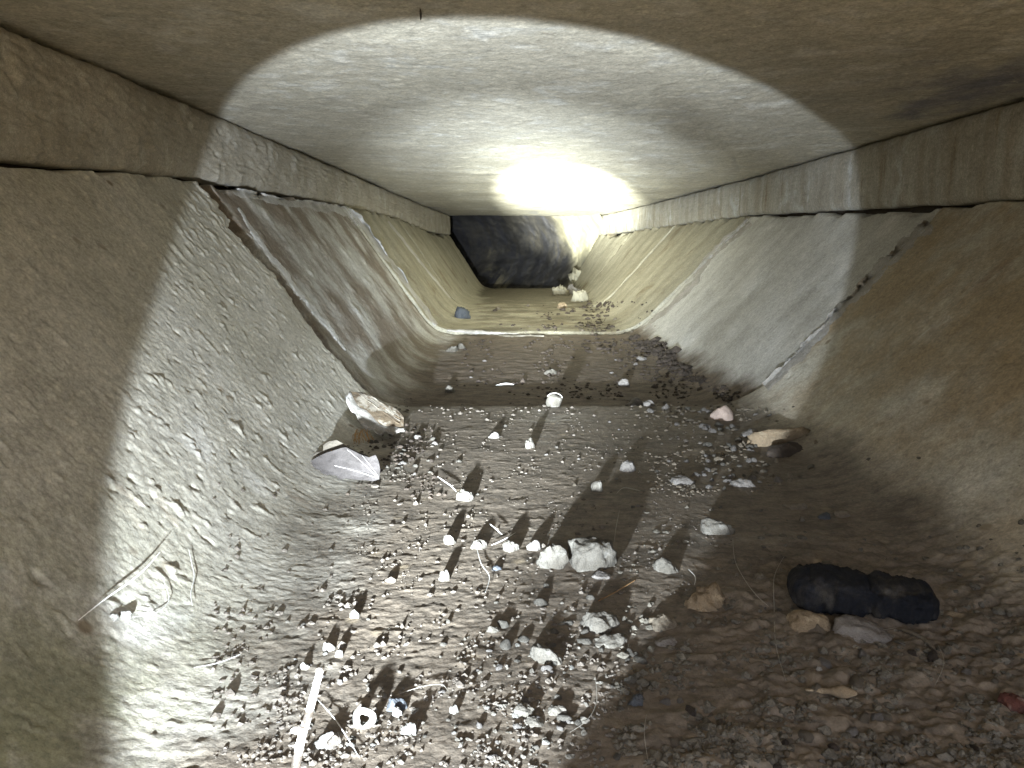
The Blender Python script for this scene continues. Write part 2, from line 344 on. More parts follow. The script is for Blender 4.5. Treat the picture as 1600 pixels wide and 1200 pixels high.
# upright bands between channel rim and ceiling
def band(side, d0, d1, m, seed, label, gap_t=.028, gap_b=.022, rough=.006):
    D = rows(d0, d1, .006, .02); n = 60
    P = np.zeros((len(D), n, 3)); UV = np.zeros((len(D), n, 2)); t = np.linspace(0, 1, n)
    for i, d in enumerate(D):
        xl, zl, xcl, xcr, xr, zr, zc, cl, cr = par(d)
        if side < 0: x, zb, zt = xl-.02, zl+gap_b, cl-gap_t
        else: x, zb, zt = xr+.02, zr+gap_b, cr-gap_t
        zb += .008*float(fbm(d*2.2, d*0+1.0, seed, 5)); zt += .008*float(fbm(d*1.7, d*0+4.0, seed+3, 5))
        P[i, :, 0] = x; P[i, :, 1] = d; P[i, :, 2] = zb+(zt-zb)*t; UV[i, :, 0] = d; UV[i, :, 1] = P[i, :, 2]
    h = rough*.55*fbm(P[..., 1]*24, P[..., 2]*28, seed+7, 4, .75)+rough*.9*fbm(P[..., 1]*2, P[..., 2]*2, seed+8, 3)
    h -= rough*4*np.clip(fbm(P[..., 1]*15, P[..., 2]*17, seed+11, 3)-.5, 0, 1)
    h += rough*2*np.clip(fbm(P[..., 1]*5, P[..., 2]*5, seed+12, 4, .7)-.3, 0, 1)
    h -= .03*(np.exp(-t/.06)+np.exp(-(1-t)/.06))[None, :]
    P[..., 0] -= side*h
    a = P[:, :1].copy(); a[..., 0] += side*.22; b = P[:, -1:].copy(); b[..., 0] += side*.22
    P = np.concatenate([a, P, b], 1); UV = np.concatenate([UV[:, :1]-[0, .2], UV, UV[:, -1:]+[0, .2]], 1)
    if side < 0: P = P[:, ::-1]; UV = UV[:, ::-1]
    me = grid_mesh('side_band', P, UV)
    return tag(link_mesh('side_band', me, m), label, 'wall')
band(-1, MOUTH, 21, M_bandL, 201, 'rough brownish mortar wall band along the left, between channel rim and ceiling', rough=.010)
band(1, MOUTH, 21, M_bandR, 221, 'smoother streaked grey wall band along the right under the ceiling', gap_t=.02, gap_b=.02, rough=.004)

# ceiling slab
D = rows(MOUTH, 21.4, .0042, .012); x = np.linspace(-1, 1, 420)
P = np.zeros((len(D), len(x), 3)); UV = np.zeros((len(D), len(x), 2))
for i, d in enumerate(D):
    q = par(d); xl, xr, cl, cr = q[0]-.35, q[4]+.35, q[7], q[8]
    P[i, :, 0] = xl+(xr-xl)*(x+1)/2; P[i, :, 1] = d; P[i, :, 2] = cl+(cr-cl)*(x+1)/2
UV[..., 0] = P[..., 0]; UV[..., 1] = P[..., 1]
X, Dg = P[..., 0], P[..., 1]
h = .0022*fbm(X*16, Dg*14, 301, 5, .7)+.016*fbm(X*.8, Dg*.7, 302, 2)+.006*np.clip(fbm(X*6, Dg*6, 303, 4, .65)-.35, 0, 1)
h += .02*np.exp(-((Dg-8.9-.15*fbm(X*1.1, X*0, 305, 2))/.12)**2)*sstep(-.6, -.4, X)*sstep(.9, .5, X)      # thin ridge of mortar at a slab joint
P[..., 2] -= h
P = np.concatenate([P, P[-1:]+[0, 0, .4]], 0); UV = np.concatenate([UV, UV[-1:]+[0, .4]], 0)
me = grid_mesh('ceiling', P[:, ::-1], UV[:, ::-1])
tag(link_mesh('ceiling', me, M_ceil), kind='structure')

# bend at the end of the drain: the right side sweeps round across the view
n, mrow = 160, 90
a = np.linspace(0, 1, n)
cx = np.interp(a, [0, .12, .3, .55, .8, 1], [2.62, 2.36, 1.75, .75, -.6, -3.0]); cy = np.interp(a, [0, .12, .3, .55, .8, 1], [20.3, 21.4, 22.8, 24.0, 24.8, 25.2])
k = np.ones(15)/15
cx = np.convolve(np.pad(cx, 7, 'edge'), k, 'valid'); cy = np.convolve(np.pad(cy, 7, 'edge'), k, 'valid')
zz = np.linspace(-1.7, 1.1, mrow)
P = np.zeros((n, mrow, 3)); prof = .55*((zz+.2)/1.1)**2
P[..., 0] = cx[:, None]-prof[None]*.9; P[..., 1] = cy[:, None]-prof[None]*.7; P[..., 2] = zz[None]
sx_ = np.cumsum(np.r_[0, np.hypot(np.diff(cx), np.diff(cy))])
UV = np.zeros((n, mrow, 2)); UV[..., 0] = sx_[:, None]; UV[..., 1] = zz[None]
P[..., 1] -= .14*fbm(UV[..., 0]*1.4, UV[..., 1]*1.8, 411, 4)
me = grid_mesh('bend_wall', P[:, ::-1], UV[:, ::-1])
tag(link_mesh('bend_wall', me, M_bend), 'dark rough wall with painted-in shade, curving away left at the far end of the drain', 'wall')

# earth round the drain and the ground outside
def boxes_mesh(name, bxs):
    bm = bmesh.new()
    for (x0, x1, y0, y1, z0, z1) in bxs:
        m4 = Matrix.Translation(W((x0+x1)/2, (y0+y1)/2, (z0+z1)/2)) @ Matrix.Diagonal(((x1-x0)*S, (y1-y0)*S, (z1-z0)*S, 1))
        bmesh.ops.create_cube(bm, size=1, matrix=m4)
    me = bpy.data.meshes.new(name); bm.to_mesh(me); bm.free(); return me
me = boxes_mesh('earth_bank', [(-8, -2.02, MOUTH, 32, -1.3, 1.16), (2.74, 9, MOUTH, 32, -1.3, 1.16), (-2.02, 2.74, MOUTH, 32, -2.0, -1.36),
                               (-8, 9, MOUTH+.02, 32, 1.18, 2.2), (-2.02, 2.74, 27, 32, -1.3, 1.16)])
tag(link_mesh('earth_bank', me, M_earth, smooth=False), kind='structure')
me = boxes_mesh('ground', [(-400, 400, -700, 700, -2.3, -2.02)]); tag(link_mesh('ground', me, M_ground, smooth=False), kind='structure')
me = boxes_mesh('apron', [(-40, 40, -80, MOUTH-.04, -2.0, -1.04)]); tag(link_mesh('apron', me, M_ground, smooth=False), kind='structure')


# ------------------------------------------------------------ surface queries
vv, ff, off = [], [], 0
for V, F in BVH_V: vv.append(V); ff.append(F+off); off += len(V)
vv = np.concatenate(vv); ff = np.concatenate(ff)
BVH = BVHTree.FromPolygons(vv.tolist(), ff.tolist())
CAM = W(0, 0, 0)
cp, sp = math.cos(PITCH), math.sin(PITCH)
def ray(u, v):
    x = (u-800)/FPX; k = (600-v)/FPX
    return Vector((x, cp+k*sp, -sp+k*cp))
def hit(u, v):
    d = ray(u, v); p, n, i, t = BVH.ray_cast(CAM, d.normalized())
    if p is None: p = CAM+d*3; n = Vector((0, 0, 1))
    if n.dot(d) > 0: n = -n
    return p, n
def fwd(p): q = p-CAM; return q.y*cp-q.z*sp
def px(p): return fwd(p)/FPX           # metres per reference pixel at p
def drop(x, y, z=.3):
    p, n, i, t = BVH.ray_cast(W(x, y, z), Vector((0, 0, -1)))
    if p is not None and n.z < 0: n = -n
    return p, n

# ------------------------------------------------------------ small builders
def ico(sub=3):
    bm = bmesh.new(); bmesh.ops.create_icosphere(bm, subdivisions=sub, radius=1)
    V = np.array([v.co[:] for v in bm.verts]); F = [tuple(v.index for v in f.verts) for f in bm.faces]; bm.free(); return V, F
ICO = {k: ico(k) for k in (1, 2, 3, 4)}
def n3(V, s, seed):
    return (fbm(V[:, 0]*s+V[:, 2]*s*.7, V[:, 1]*s-V[:, 2]*s*.5, seed, 3)+fbm(V[:, 2]*s+3, V[:, 0]*s+V[:, 1]*s*.6, seed+5, 3))*.5
def stone_mesh(name, w, d, h, seed, sub=3, rough=.2, facet=.5):
    V, F = ICO[sub]; V = V.copy(); r = np.random.default_rng(seed)
    V = V/(np.abs(V)**2.5).sum(1, keepdims=True)**(1/2.5)
    for k in range(int(7*facet)+3):                       # planar cuts give broken faces
        nrm = r.normal(size=3); nrm /= np.linalg.norm(nrm); c = r.uniform(.55, .85)
        t = V@nrm; V = V-np.clip(t-c, 0, 9)[:, None]*nrm*.75
    V = V*(1+rough*n3(V, 1.5, seed)+rough*.5*n3(V, 4.5, seed+3)+rough*.35*n3(V, 12, seed+9))[:, None]
    V = (V-(V.max(0)+V.min(0))/2)/((V.max(0)-V.min(0))/2)
    V[:, 2] = np.where(V[:, 2] < 0, V[:, 2]*.6, V[:, 2])
    V = V*np.array([w/2, d/2, h])
    me = bpy.data.meshes.new(name); me.from_pydata(V.tolist(), [], F); me.update(); return me
def flat(o): o.data.polygons.foreach_set('use_smooth', [False]*len(o.data.polygons)); return o
def place(o, p, n=None, yaw=0.0, sink=0.0):
    q = Vector((0, 0, 1)).rotation_difference(n) if n else Quaternion()
    o.rotation_euler = (q @ Quaternion((0, 0, 1), yaw)).to_euler()
    o.location = p-(n if n else Vector((0, 0, 1)))*sink
_seed = [1000]
def stone(u, v, wp, hp, m, label, cat='stone', name='stone', hk=.5, dk=.85, yaw=None, group=None, sub=4, rough=.22, facet=.6, sink=.15, lift=0.0):
    """u,v = lower contact point in the photograph; wp,hp = apparent size in its pixels"""
    _seed[0] += 1
    p, n = hit(u, v)
    k = px(p); w = wp*k*1.05; h = max(hp*k*hk*1.15, w*.22); d = w*dk
    me = stone_mesh(name, w, d, h, _seed[0], sub, rough, facet)
    o = link_mesh(name, me, m)
    nn = (n+Vector((0, 0, 1))).normalized()
    back = Vector((0, 1, 0))*d*.35
    q, n2, i, t = BVH.ray_cast(p+back+Vector((0, 0, .03)), Vector((0, 0, -1)))
    if q is None or abs(q.z-p.z) > .02: q = p
    place(o, q, nn, 0 if yaw is None else yaw, h*sink-lift)
    return tag(o, label, cat, group)
def tube_mesh(name, pts, rad, seg=6):
    pts = [Vector(p) for p in pts]; n = len(pts); V = []; F = []
    if not hasattr(rad, '__len__'): rad = [rad]*n
    up = Vector((.13, .2, .97))
    for i, p in enumerate(pts):
        t = (pts[min(i+1, n-1)]-pts[max(i-1, 0)]).normalized()
        a = t.cross(up).normalized(); b = t.cross(a)
        for k in range(seg):
            an = 2*math.pi*k/seg; V.append(p+(a*math.cos(an)+b*math.sin(an))*rad[i])
    for i in range(n-1):
        for k in range(seg): F.append((i*seg+k, i*seg+(k+1) % seg, (i+1)*seg+(k+1) % seg, (i+1)*seg+k))
    F.append(tuple(range(seg))[::-1]); F.append(tuple(range((n-1)*seg, n*seg)))
    me = bpy.data.meshes.new(name); me.from_pydata([v[:] for v in V], [], F); me.update(); return me
def curve(pts, n=14):
    """smooth polyline through points"""
    pts = [Vector(p) for p in pts]; out = []
    for i in range(len(pts)-1):
        p0 = pts[max(i-1, 0)]; p1 = pts[i]; p2 = pts[i+1]; p3 = pts[min(i+2, len(pts)-1)]
        for k in range(n):
            t = k/n; out.append(.5*((2*p1)+(p2-p0)*t+(2*p0-5*p1+4*p2-p3)*t*t+(3*p1-p0-3*p2+p3)*t**3))
    out.append(pts[-1]); return out

# mortar seams: irregular ribbons lying on the surface along a joint
def seam(pix, wid, m, label, seed, th=.012, n=70, na=7, group=None, cat='mortar'):
    pts, ws = [], []
    cum = [0]
    for a_, b_ in zip(pix[:-1], pix[1:]): cum.append(cum[-1]+math.hypot(b_[0]-a_[0], b_[1]-a_[1]))
    V = []; F = []
    for i in range(n):
        t = cum[-1]*i/(n-1)
        u = np.interp(t, cum, [q[0] for q in pix]); v = np.interp(t, cum, [q[1] for q in pix]); w = np.interp(t, cum, wid)
        u2 = np.interp(t+2, cum, [q[0] for q in pix]); v2 = np.interp(t+2, cum, [q[1] for q in pix])
        u1 = np.interp(t-2, cum, [q[0] for q in pix]); v1 = np.interp(t-2, cum, [q[1] for q in pix])
        L_ = math.hypot(u2-u1, v2-v1)+1e-6; nx, ny = -(v2-v1)/L_, (u2-u1)/L_
        wob = .6*float(fbm(t*.03, 0.3, seed, 5, .6)); wob2 = .6*float(fbm(t*.035, 7.3, seed+3, 5, .6))
        lo = -w/2*(1+.9*wob); hi = w/2*(1+.9*wob2)
        row = []
        for k in range(na):
            f = k/(na-1); o_ = lo+(hi-lo)*f
            p, nn = hit(u+nx*o_, v+ny*o_)
            row.append((p, nn, f))
        # keep a row on one sheet: use median depth
        ds = sorted((q[0]-CAM).length for q in row); md = ds[len(ds)//2]
        for (p, nn, f) in row:
            dd = (p-CAM).normalized(); 
            if (p-CAM).length > md*1.03: p = CAM+dd*md*1.005
            b_ = math.sin(math.pi*f)**.5 if 0 < f < 1 else -.35
            b_ += .5*float(fbm(t*.12, f*5, seed+8, 3))*(0 < f < 1)
            V.append(p+nn*th*.45*S*b_)
    for i in range(n-1):
        for k in range(na-1): F.append((i*na+k, i*na+k+1, (i+1)*na+k+1, (i+1)*na+k))
    # closed underside so the ribbon has body
    base = len(V); V += [Vector(p)-hit_n*0 for p, hit_n in ((q, Vector()) for q in V)]
    for i in range(base, len(V)): V[i] = V[i]+(V[i]-CAM).normalized()*th*S*.8
    F += [tuple(base+j for j in f[::-1]) for f in F[:]]
    me = bpy.data.meshes.new('mortar_seam'); me.from_pydata([p[:] for p in V], [], F); me.update()
    return tag(link_mesh('mortar_seam', me, m), label, cat, group)

seam([(352, 288), (372, 300), (430, 314), (500, 324), (548, 332), (574, 360), (626, 430), (682, 508)], [7, 14, 12, 12, 16, 13, 9, 6], M_mortar,
     'pale mortar seam running along the left rim and down the second joint', 601, n=120)
seam([(372, 325), (410, 385), (452, 440), (508, 505), (540, 548)], [5, 10, 13, 9, 4], M_mortarW,
     'white mortar strip down the far side of the wide left joint', 611, th=.010, n=110)
seam([(1452, 348), (1400, 398), (1345, 452), (1300, 500), (1250, 556), (1195, 604)], [20, 24, 20, 18, 16, 14], M_dmortar,
     'grey crumbling mortar seam down the nearest joint on the right', 621, th=.008, n=110)
seam([(1300, 492), (1262, 540), (1215, 588)], [8, 16, 10], M_mortar, 'bright white mortar smear low on the nearest right joint', 631, th=.013)
seam([(1170, 345), (1110, 400), (1085, 440), (1045, 480), (1005, 516)], [14, 18, 14, 9, 7], M_dmortar,
     'broken mortar down the second joint on the right', 641, th=.012, n=80)
seam([(698, 516), (740, 519), (800, 523), (850, 525)], [4, 7, 6, 2], M_dmortar, 'grey mortar lip across the floor at the second joint', 651, th=.02)
seam([(606, 346), (640, 388), (672, 428), (704, 466)], [3, 5, 4, 3], M_mortar, 'thin mortar line down the third joint on the left', 661, th=.01)

# ------------------------------------------------------------ named stones
ST_ = [
 # u, v(bottom), w, h, mat, label, extra
 (928, 890, 78, 52, M_st_pale, 'largest pale crumbly stone at the middle of the near floor', {'hk': .8, 'facet': .2, 'rough': .3}),
 (864, 888, 50, 46, M_st_pale, 'pale lumpy stone just left of the largest stone', {'hk': .75, 'facet': .3, 'rough': .34}),
 (1048, 895, 46, 34, M_st_pale, 'smooth oval pale stone right of the largest stone', {'hk': .6, 'yaw': -.6, 'facet': 0}),
 (1124, 836, 60, 28, M_st_pale, 'long pale stone half in torchlight, half in shade', {'yaw': -.25, 'dk': .55, 'hk': .8}),
 (938, 988, 62, 42, M_st_pale, 'rounded pale stone with a flat stone touching below it', {'hk': .5}),
 (960, 1014, 56, 24, M_st_pale, 'flat ragged pale stone under the rounded one', {'hk': .45, 'rough': .35}),
 (852, 1036, 60, 36, M_st_pale, 'angular pale stone left of the stacked pair, slanting down right', {'hk': .6, 'yaw': -.6, 'dk': .6}),
 (726, 783, 29, 18, M_st_pale, 'small pale oblong stone behind a tuft of roots', {'hk': .9}),
 (933, 768, 18, 16, M_st_pale, 'small white square stone above the broad shadow', {'hk': 1.1}),
 (702, 851, 19, 17, M_st_pale, 'small round pale stone with a slanting shadow, left of centre', {'hk': .95}),
 (693, 908, 18, 13, M_st_pale, 'small round white stone below the other left of centre', {'hk': 1.2}),
 (828, 701, 15, 14, M_st_pale, 'tiny round stone with a hair lying on it', {'hk': 1.2}),
 (982, 737, 26, 15, M_st_grey, 'small grey stone casting a narrow shadow near the right centre', {'hk': 1.1}),
 (773, 685, 22, 9, M_st_grey, 'small thin slab tilted on the floor behind the pale stones', {'hk': 1.0}),
 (1130, 657, 34, 30, M_st_pink, 'smooth pinkish round pebble at the right of the nearest joint', {'hk': .8, 'facet': 0, 'rough': .12}),
 (1222, 692, 100, 22, M_st_tan, 'long flat tan stone sticking out at the foot of the right wall', {'hk': .9, 'dk': .35, 'rough': .25, 'lift': .004}),
 (1235, 712, 66, 26, M_st_dark, 'dark wet stone under the flat tan one', {'hk': .7, 'dk': .6}),
 (1068, 757, 36, 18, M_st_grey, 'flat bluish grey stone in the right gravel', {'hk': .6}),
 (1163, 762, 42, 16, M_st_grey, 'flat grey slab at the near edge of the right gravel', {'hk': .6, 'yaw': -.4}),
 (860, 585, 20, 9, M_st_pale, 'oval pale pebble alone on the second floor piece', {'hk': .9}),
 (703, 614, 17, 12, M_st_pale, 'white pebble by the left of the nearest joint', {'hk': 1}),
 (976, 604, 20, 13, M_st_grey, 'grey round pebble on the right of the second floor piece', {'hk': .9}),
 (993, 634, 27, 15, M_st_grey, 'grey pebble on the joint line, left of two more', {'hk': .8}),
 (1016, 635, 20, 13, M_st_grey, 'grey pebble on the joint line, middle of three', {'hk': .8}),
 (1042, 640, 15, 11, M_st_grey, 'small grey pebble on the joint line, right of three', {'hk': .8}),
 (1174, 683, 36, 16, M_st_grey, 'grey stone between the pink pebble and the long tan one', {'hk': .7}),
 (722, 498, 27, 20, M_st_blue, 'dark square stone at the foot of the far left wall', {'hk': .95, 'facet': 1}),
 (906, 472, 28, 22, M_far, 'pale broken concrete block at the foot of the far right wall', {'hk': .9, 'dk': .6}),
 (890, 460, 40, 18, M_st_grey, 'heap of grey rubble against the bend', {'hk': .9, 'dk': .7, 'rough': .5}),
 (878, 462, 34, 20, M_far, 'broken concrete rubble at the right corner of the dark far opening', {'hk': .9, 'rough': .5}),
 (900, 440, 34, 24, M_far, 'upper lump of broken concrete on the far right slope', {'hk': .9, 'rough': .5}),
 (880, 482, 18, 12, M_st_tan, 'tan lump in front of the far rubble', {'hk': .8}),
 (1110, 955, 74, 60, M_st_tan, 'knobbly tan stone left of the dark roll', {'hk': .62, 'yaw': .4, 'dk': .6, 'rough': .34}),
 (1265, 985, 72, 40, M_st_tan, 'dull tan stone under the left half of the dark roll', {'hk': .55}),
 (1350, 1000, 100, 46, M_st_grey, 'broad grey stone in front of the dark roll', {'hk': .55, 'dk': .7}),
 (1246, 796, 40, 14, M_st_brown, 'small long brown stone behind the dark roll', {'hk': .6, 'dk': .5}),
 (1318, 808, 26, 16, M_st_brown, 'dim brown pebble behind the middle of the dark roll', {'hk': .6}),
 (1290, 812, 20, 14, M_st_blue, 'dim bluish pebble beside the brown one', {'hk': .6}),
 (992, 1102, 26, 26, M_st_blue, 'blue grey pebble near the bottom, in shade', {'hk': .7}),
 (618, 1112, 34, 20, M_st_blue, 'dark blue grey lump with a white crumb in front', {'hk': .7}),
 (620, 1120, 16, 14, M_st_white, 'white crumb in front of the dark blue lump', {'hk': .8, 'lift': .001}),
 (709, 1115, 15, 13, M_st_white, 'lone white crumb, bottom centre', {'hk': .9}),
 (638, 1150, 24, 22, M_st_white, 'white oval pebble right of the ring shaped shell', {'hk': .8}),
 (553, 966, 15, 12, M_st_white, 'small white pebble above the white straw, to its right', {'hk': 1}),
 (512, 1018, 20, 14, M_st_white, 'bluish white pebble just above the straw tip', {'hk': .8}),
 (530, 1026, 13, 12, M_st_white, 'tiny white pebble right of the straw tip', {'hk': .9}),
 (476, 1046, 14, 12, M_st_white, 'tiny white pebble left of the straw tip', {'hk': .9}),
 (508, 1170, 40, 24, M_st_white, 'bright white lump beside the straw at the bottom', {'hk': .7}),
 (770, 988, 24, 14, M_st_pale, 'pale flat flake left of the angular pale stone', {'hk': .6}),
 (818, 1120, 34, 24, M_st_pale, 'pale lump with a flake below it, bottom centre right', {'hk': .6}),
 (836, 1135, 36, 14, M_st_pale, 'flat pale flake below the lump', {'hk': .5}),
 (872, 1118, 30, 18, M_st_pale, 'pale pebble right of the lump near the bottom', {'hk': .6}),
 (1281, 1048, 10, 7, M_st_white, 'tiny bright white grain alone on the dark soil', {'hk': .8}),
 (1300, 1078, 34, 18, M_st_pale, '', {}),
 (798, 862, 26, 22, M_st_pale, 'grey pale lump left of the two big stones', {'hk': .7}),
 (834, 860, 22, 20, M_st_grey, 'grey lump touching the left big stone', {'hk': .7}),
 (748, 858, 26, 18, M_st_pale, 'pale crumbly pebble right of the round slanting-shadow one', {'hk': .7}),
 (940, 905, 30, 12, M_st_grey, 'flat grey chip below the largest stone', {'hk': .5}),
 (775, 891, 18, 10, M_st_blue, 'bluish chip left of the pale lumpy stone', {'hk': .6}),
 (1040, 985, 44, 40, M_st_brown, 'brown grey clod left of the knobbly tan stone', {'hk': .5}),
 (1042, 1010, 34, 20, M_st_grey, 'grey clod below the brown one', {'hk': .5}),
 (1190, 905, 22, 14, M_st_brown, 'small brown pebble in shade above the tan stone', {'hk': .6}),
 (720, 545, 16, 10, M_st_pale, 'pale crumb near the left end of the second floor piece', {'hk': .9}),
 (705, 550, 20, 12, M_st_pale, 'pink white crumb cluster piece by the left wall foot', {'hk': .8}),
 (1004, 563, 16, 9, M_st_grey, 'grey chip on the dark right side of the second floor piece', {'hk': .8}),
]
for (u, v, w, h, m, lab, kw) in ST_:
    if lab: stone(u, v, w, h, m, lab, **kw)

# ring shaped shell (565,1130)
p, n = hit(565, 1146); k = px(p)
bm = bmesh.new(); RR, rr = 13*k, 6*k; V = []; 
for i in range(20):
    a = 2*math.pi*i/20; q = 1+.12*math.sin(3*a+1)
    ring = []
    for j in range(9):
        b = 2*math.pi*j/9; x_ = (RR*q+rr*math.cos(b)); ring.append(bm.verts.new((x_*math.cos(a), x_*math.sin(a), rr*.9*math.sin(b))))
    V.append(ring)
for i in range(20):
    for j in range(9): bm.faces.new((V[i][j], V[(i+1) % 20][j], V[(i+1) % 20][(j+1) % 9], V[i][(j+1) % 9]))
me = bpy.data.meshes.new('shell'); bm.to_mesh(me); bm.free()
o = link_mesh('shell', me, M_st_white); o.location = p+Vector((0, .008, RR*.75)); o.rotation_euler = (R(52), 0, .1)
tag(o, 'small white ring shaped shell standing with a dark hole, bottom left of centre', 'shell')

# snail-like shell cup at the joint (865,624)
p, n = hit(866, 636); k = px(p)
me = stone_mesh('shell', 26*k, 16*k, 17*k, 77, 3, .15, .2); o = link_mesh('shell', me, M_st_pale); o.location = p+Vector((0, .006, 3*k))
tag(o, 'pale cupped shell on the joint line at the centre of the floor', 'shell')
rim = tube_mesh('rim', curve([p+Vector((math.cos(a)*13*k, -.004, 12*k+math.sin(a)*11*k)) for a in np.linspace(.3, 2.6, 8)], 4), .9*k)
rim.transform(Matrix.Translation(-o.location)); link_mesh('rim', rim, M_st_white, o)

# ------------------------------------------------------------ dark padded roll
M_roll = stone_mat('dark_navy_cloth', (.015, .016, .020), (.010, .011, .014), (.055, .050, .043), s1=14, s3=36, t3=(.48, .72), bs=(120, 500), rough=.95, spec=.1, bdist=.001)
pa, _ = hit(1238, 935); pb, _ = hit(1452, 962)
kx = px(pa); up = Vector((0, 0, 1))
def roll_part(a0, a1, name, seed, r0):
    n, seg = 60, 48; V = []; F = []
    for i in range(n):
        t = i/(n-1); q_ = (1-t) if a0 < .3 else t; e = max(.02, (1-max(0, 2*q_-1)**4)**.5)*(1-.16*max(0, 1-q_/.16)**2)
        c = pa.lerp(pb, a0+(a1-a0)*t); side = (pb-pa).normalized().cross(up).normalized()
        for k2 in range(seg):
            an = 2*math.pi*k2/seg
            w1 = 1+.20*float(fbm(t*3+a0*9, an*1.0, seed, 3))+.10*float(fbm(t*9, an*3, seed+2, 4))
            V.append(c+side*math.copysign(abs(math.cos(an))**.6, math.cos(an))*r0*1.08*e*w1+up*(math.copysign(abs(math.sin(an))**.6, math.sin(an))*r0*.62*e*w1+r0*.52))
    for i in range(n-1):
        for k2 in range(seg): F.append((i*seg+k2, i*seg+(k2+1) % seg, (i+1)*seg+(k2+1) % seg, (i+1)*seg+k2))
    F.append(tuple(range(seg))); F.append(tuple(range((n-1)*seg, n*seg))[::-1])
    me = bpy.data.meshes.new(name); me.from_pydata([v[:] for v in V], [], F); me.update(); return me
roll = empty('cloth_roll', pa.lerp(pb, .5), 'dark navy padded roll, creased in the middle, lying across the right floor', 'cloth roll')
r0 = 42*kx
child('padded_half', roll_part(-.05, .555, 'padded_half', 5, r0), M_roll, roll)
child('padded_half', roll_part(.545, 1.05, 'padded_half', 9, r0*.97), M_roll, roll)

# ------------------------------------------------------------ leaf, shard, tuft
def plane_pt(u, v, p0, nrm):
    d = ray(u, v).normalized(); t = (p0-CAM).dot(nrm)/d.dot(nrm); return CAM+d*t
def sheet(name, outline, p0, nrm, m, parent, th, bulge=0.0, seed=1, step=5.0):
    """thin curled sheet filling an outline: grid clipped by triangulated outline"""
    bm = bmesh.new(); vs_ = [bm.verts.new(plane_pt(u, v, p0, nrm)) for u, v in outline]
    f = bm.faces.new(vs_); bmesh.ops.triangulate(bm, faces=[f])
    for _ in range(3): bmesh.ops.subdivide_edges(bm, edges=[e for e in bm.edges if e.calc_length() > step*px(p0)], cuts=1, use_grid_fill=True); bmesh.ops.triangulate(bm, faces=bm.faces[:])
    bm.normal_update()
    k = px(p0); cc = sum((v.co for v in bm.verts), Vector())/len(bm.verts)
    nn = nrm if nrm.dot(p0-CAM) < 0 else -nrm
    for v in bm.verts:
        r_ = (v.co-cc); w_ = float(fbm(r_.x/k*.03, r_.z/k*.05, seed, 3))
        v.co += nn*(bulge*(1-min(1, r_.length/(50*k))**2)+w_*bulge*.6)
    g = bmesh.ops.extrude_face_region(bm, geom=bm.faces[:])
    for e in g['geom']:
        if isinstance(e, bmesh.types.BMVert): e.co -= nn*th
    bmesh.ops.recalc_face_normals(bm, faces=bm.faces[:])
    me = bpy.data.meshes.new(name); bm.to_mesh(me); bm.free()
    return child(name, me, m, parent, smooth=False)
M_leaf = stone_mat('dry_grey_leaf', (.058, .051, .048), (.042, .037, .034), s1=25, bs=(120, 500), bdist=.0008, bump=.6)
M_rib = stone_mat('pale_leaf_rib', (.36, .35, .33), (.32, .31, .29))
M_leaf2 = stone_mat('pale_dead_leaf', (.115, .10, .08), (.08, .07, .055), (.14, .125, .10), s1=40)
p0, _ = hit(545, 754)
nl = Vector((.08, -.80, .60)).normalized()
leaf = empty('dead_leaf', p0, 'torn grey dead leaf propped on edge, white ribs, at the foot of the left wall', 'leaf')
sheet('leaf_blade', [(485, 720), (500, 712), (516, 706), (541, 700), (553, 706), (565, 711), (577, 715), (587, 711), (592, 722), (594, 734), (593, 749), (582, 752), (572, 751),
                     (556, 750), (541, 748), (531, 751), (526, 744), (514, 742), (506, 746), (494, 738)], p0, nl, M_leaf, leaf, .0008, .0035, 3)
nf = nl*.0028
def on_leaf(u, v): return plane_pt(u, v, p0, nl)+nf
for nm, a_, b_, r_ in (('midrib', (519, 728), (592, 749), 1.0), ('vein', (543, 704), (591, 748), .6), ('vein', (566, 713), (592, 747), .5)):
    child(nm, tube_mesh(nm, [on_leaf(a_[0]+(b_[0]-a_[0])*t, a_[1]+(b_[1]-a_[1])*t-1.5*math.sin(math.pi*t)) for t in np.linspace(0, 1, 9)], .75*r_*px(p0)), M_rib, leaf)
child('hole_patch', stone_mesh('hole_patch', 14*px(p0), 3*px(p0), 10*px(p0), 8, 2), M_st_white, leaf).location = on_leaf(530, 738)-leaf.location
p0b, _ = hit(548, 742)
lf2 = empty('dead_leaf', p0b, 'pale curled leaf fragment standing behind the torn grey leaf', 'leaf')
sheet('leaf_blade', [(488, 716), (494, 708), (505, 706), (506, 697), (515, 692), (527, 690), (541, 698), (556, 706), (572, 711), (580, 716), (577, 724), (560, 718), (541, 712), (520, 714), (500, 722)],
      p0b, nl, M_leaf2, lf2, .001, .004, 9)

# broken ridged shard
M_shard_top = mat('ridged_brown_bark', (.085, .062, .038), (.055, .04, .025), (.17, .15, .12), uv=False, s1=30, s3=55, t3=(.5, .6), bs=(180, 500), bump=1, bdist=.002)
ps, _ = hit(595, 684)
shard = empty('bark_shard', ps, 'broken shard with brown ridged top and pale broken edge, leaning at the left wall foot', 'shard')
nt_ = Vector((.30, -.42, .86)).normalized(); pt = ps+Vector((0, 0, .017))
top = [(546, 611), (565, 613), (580, 620), (593, 627), (606, 634), (619, 641), (631, 652), (631, 668), (615, 669), (602, 667), (587, 657), (572, 643), (559, 633), (550, 620)]
sheet('ridged_top', top, pt, nt_, M_shard_top, shard, .003, .003, 12)
mid = [(547, 613), (550, 620), (559, 633), (572, 643), (587, 657), (602, 667), (615, 669), (631, 668)]
bot = [(540, 620), (542, 632), (551, 644), (559, 655), (563, 665), (577, 672), (592, 680), (603, 675), (621, 677), (632, 671)]
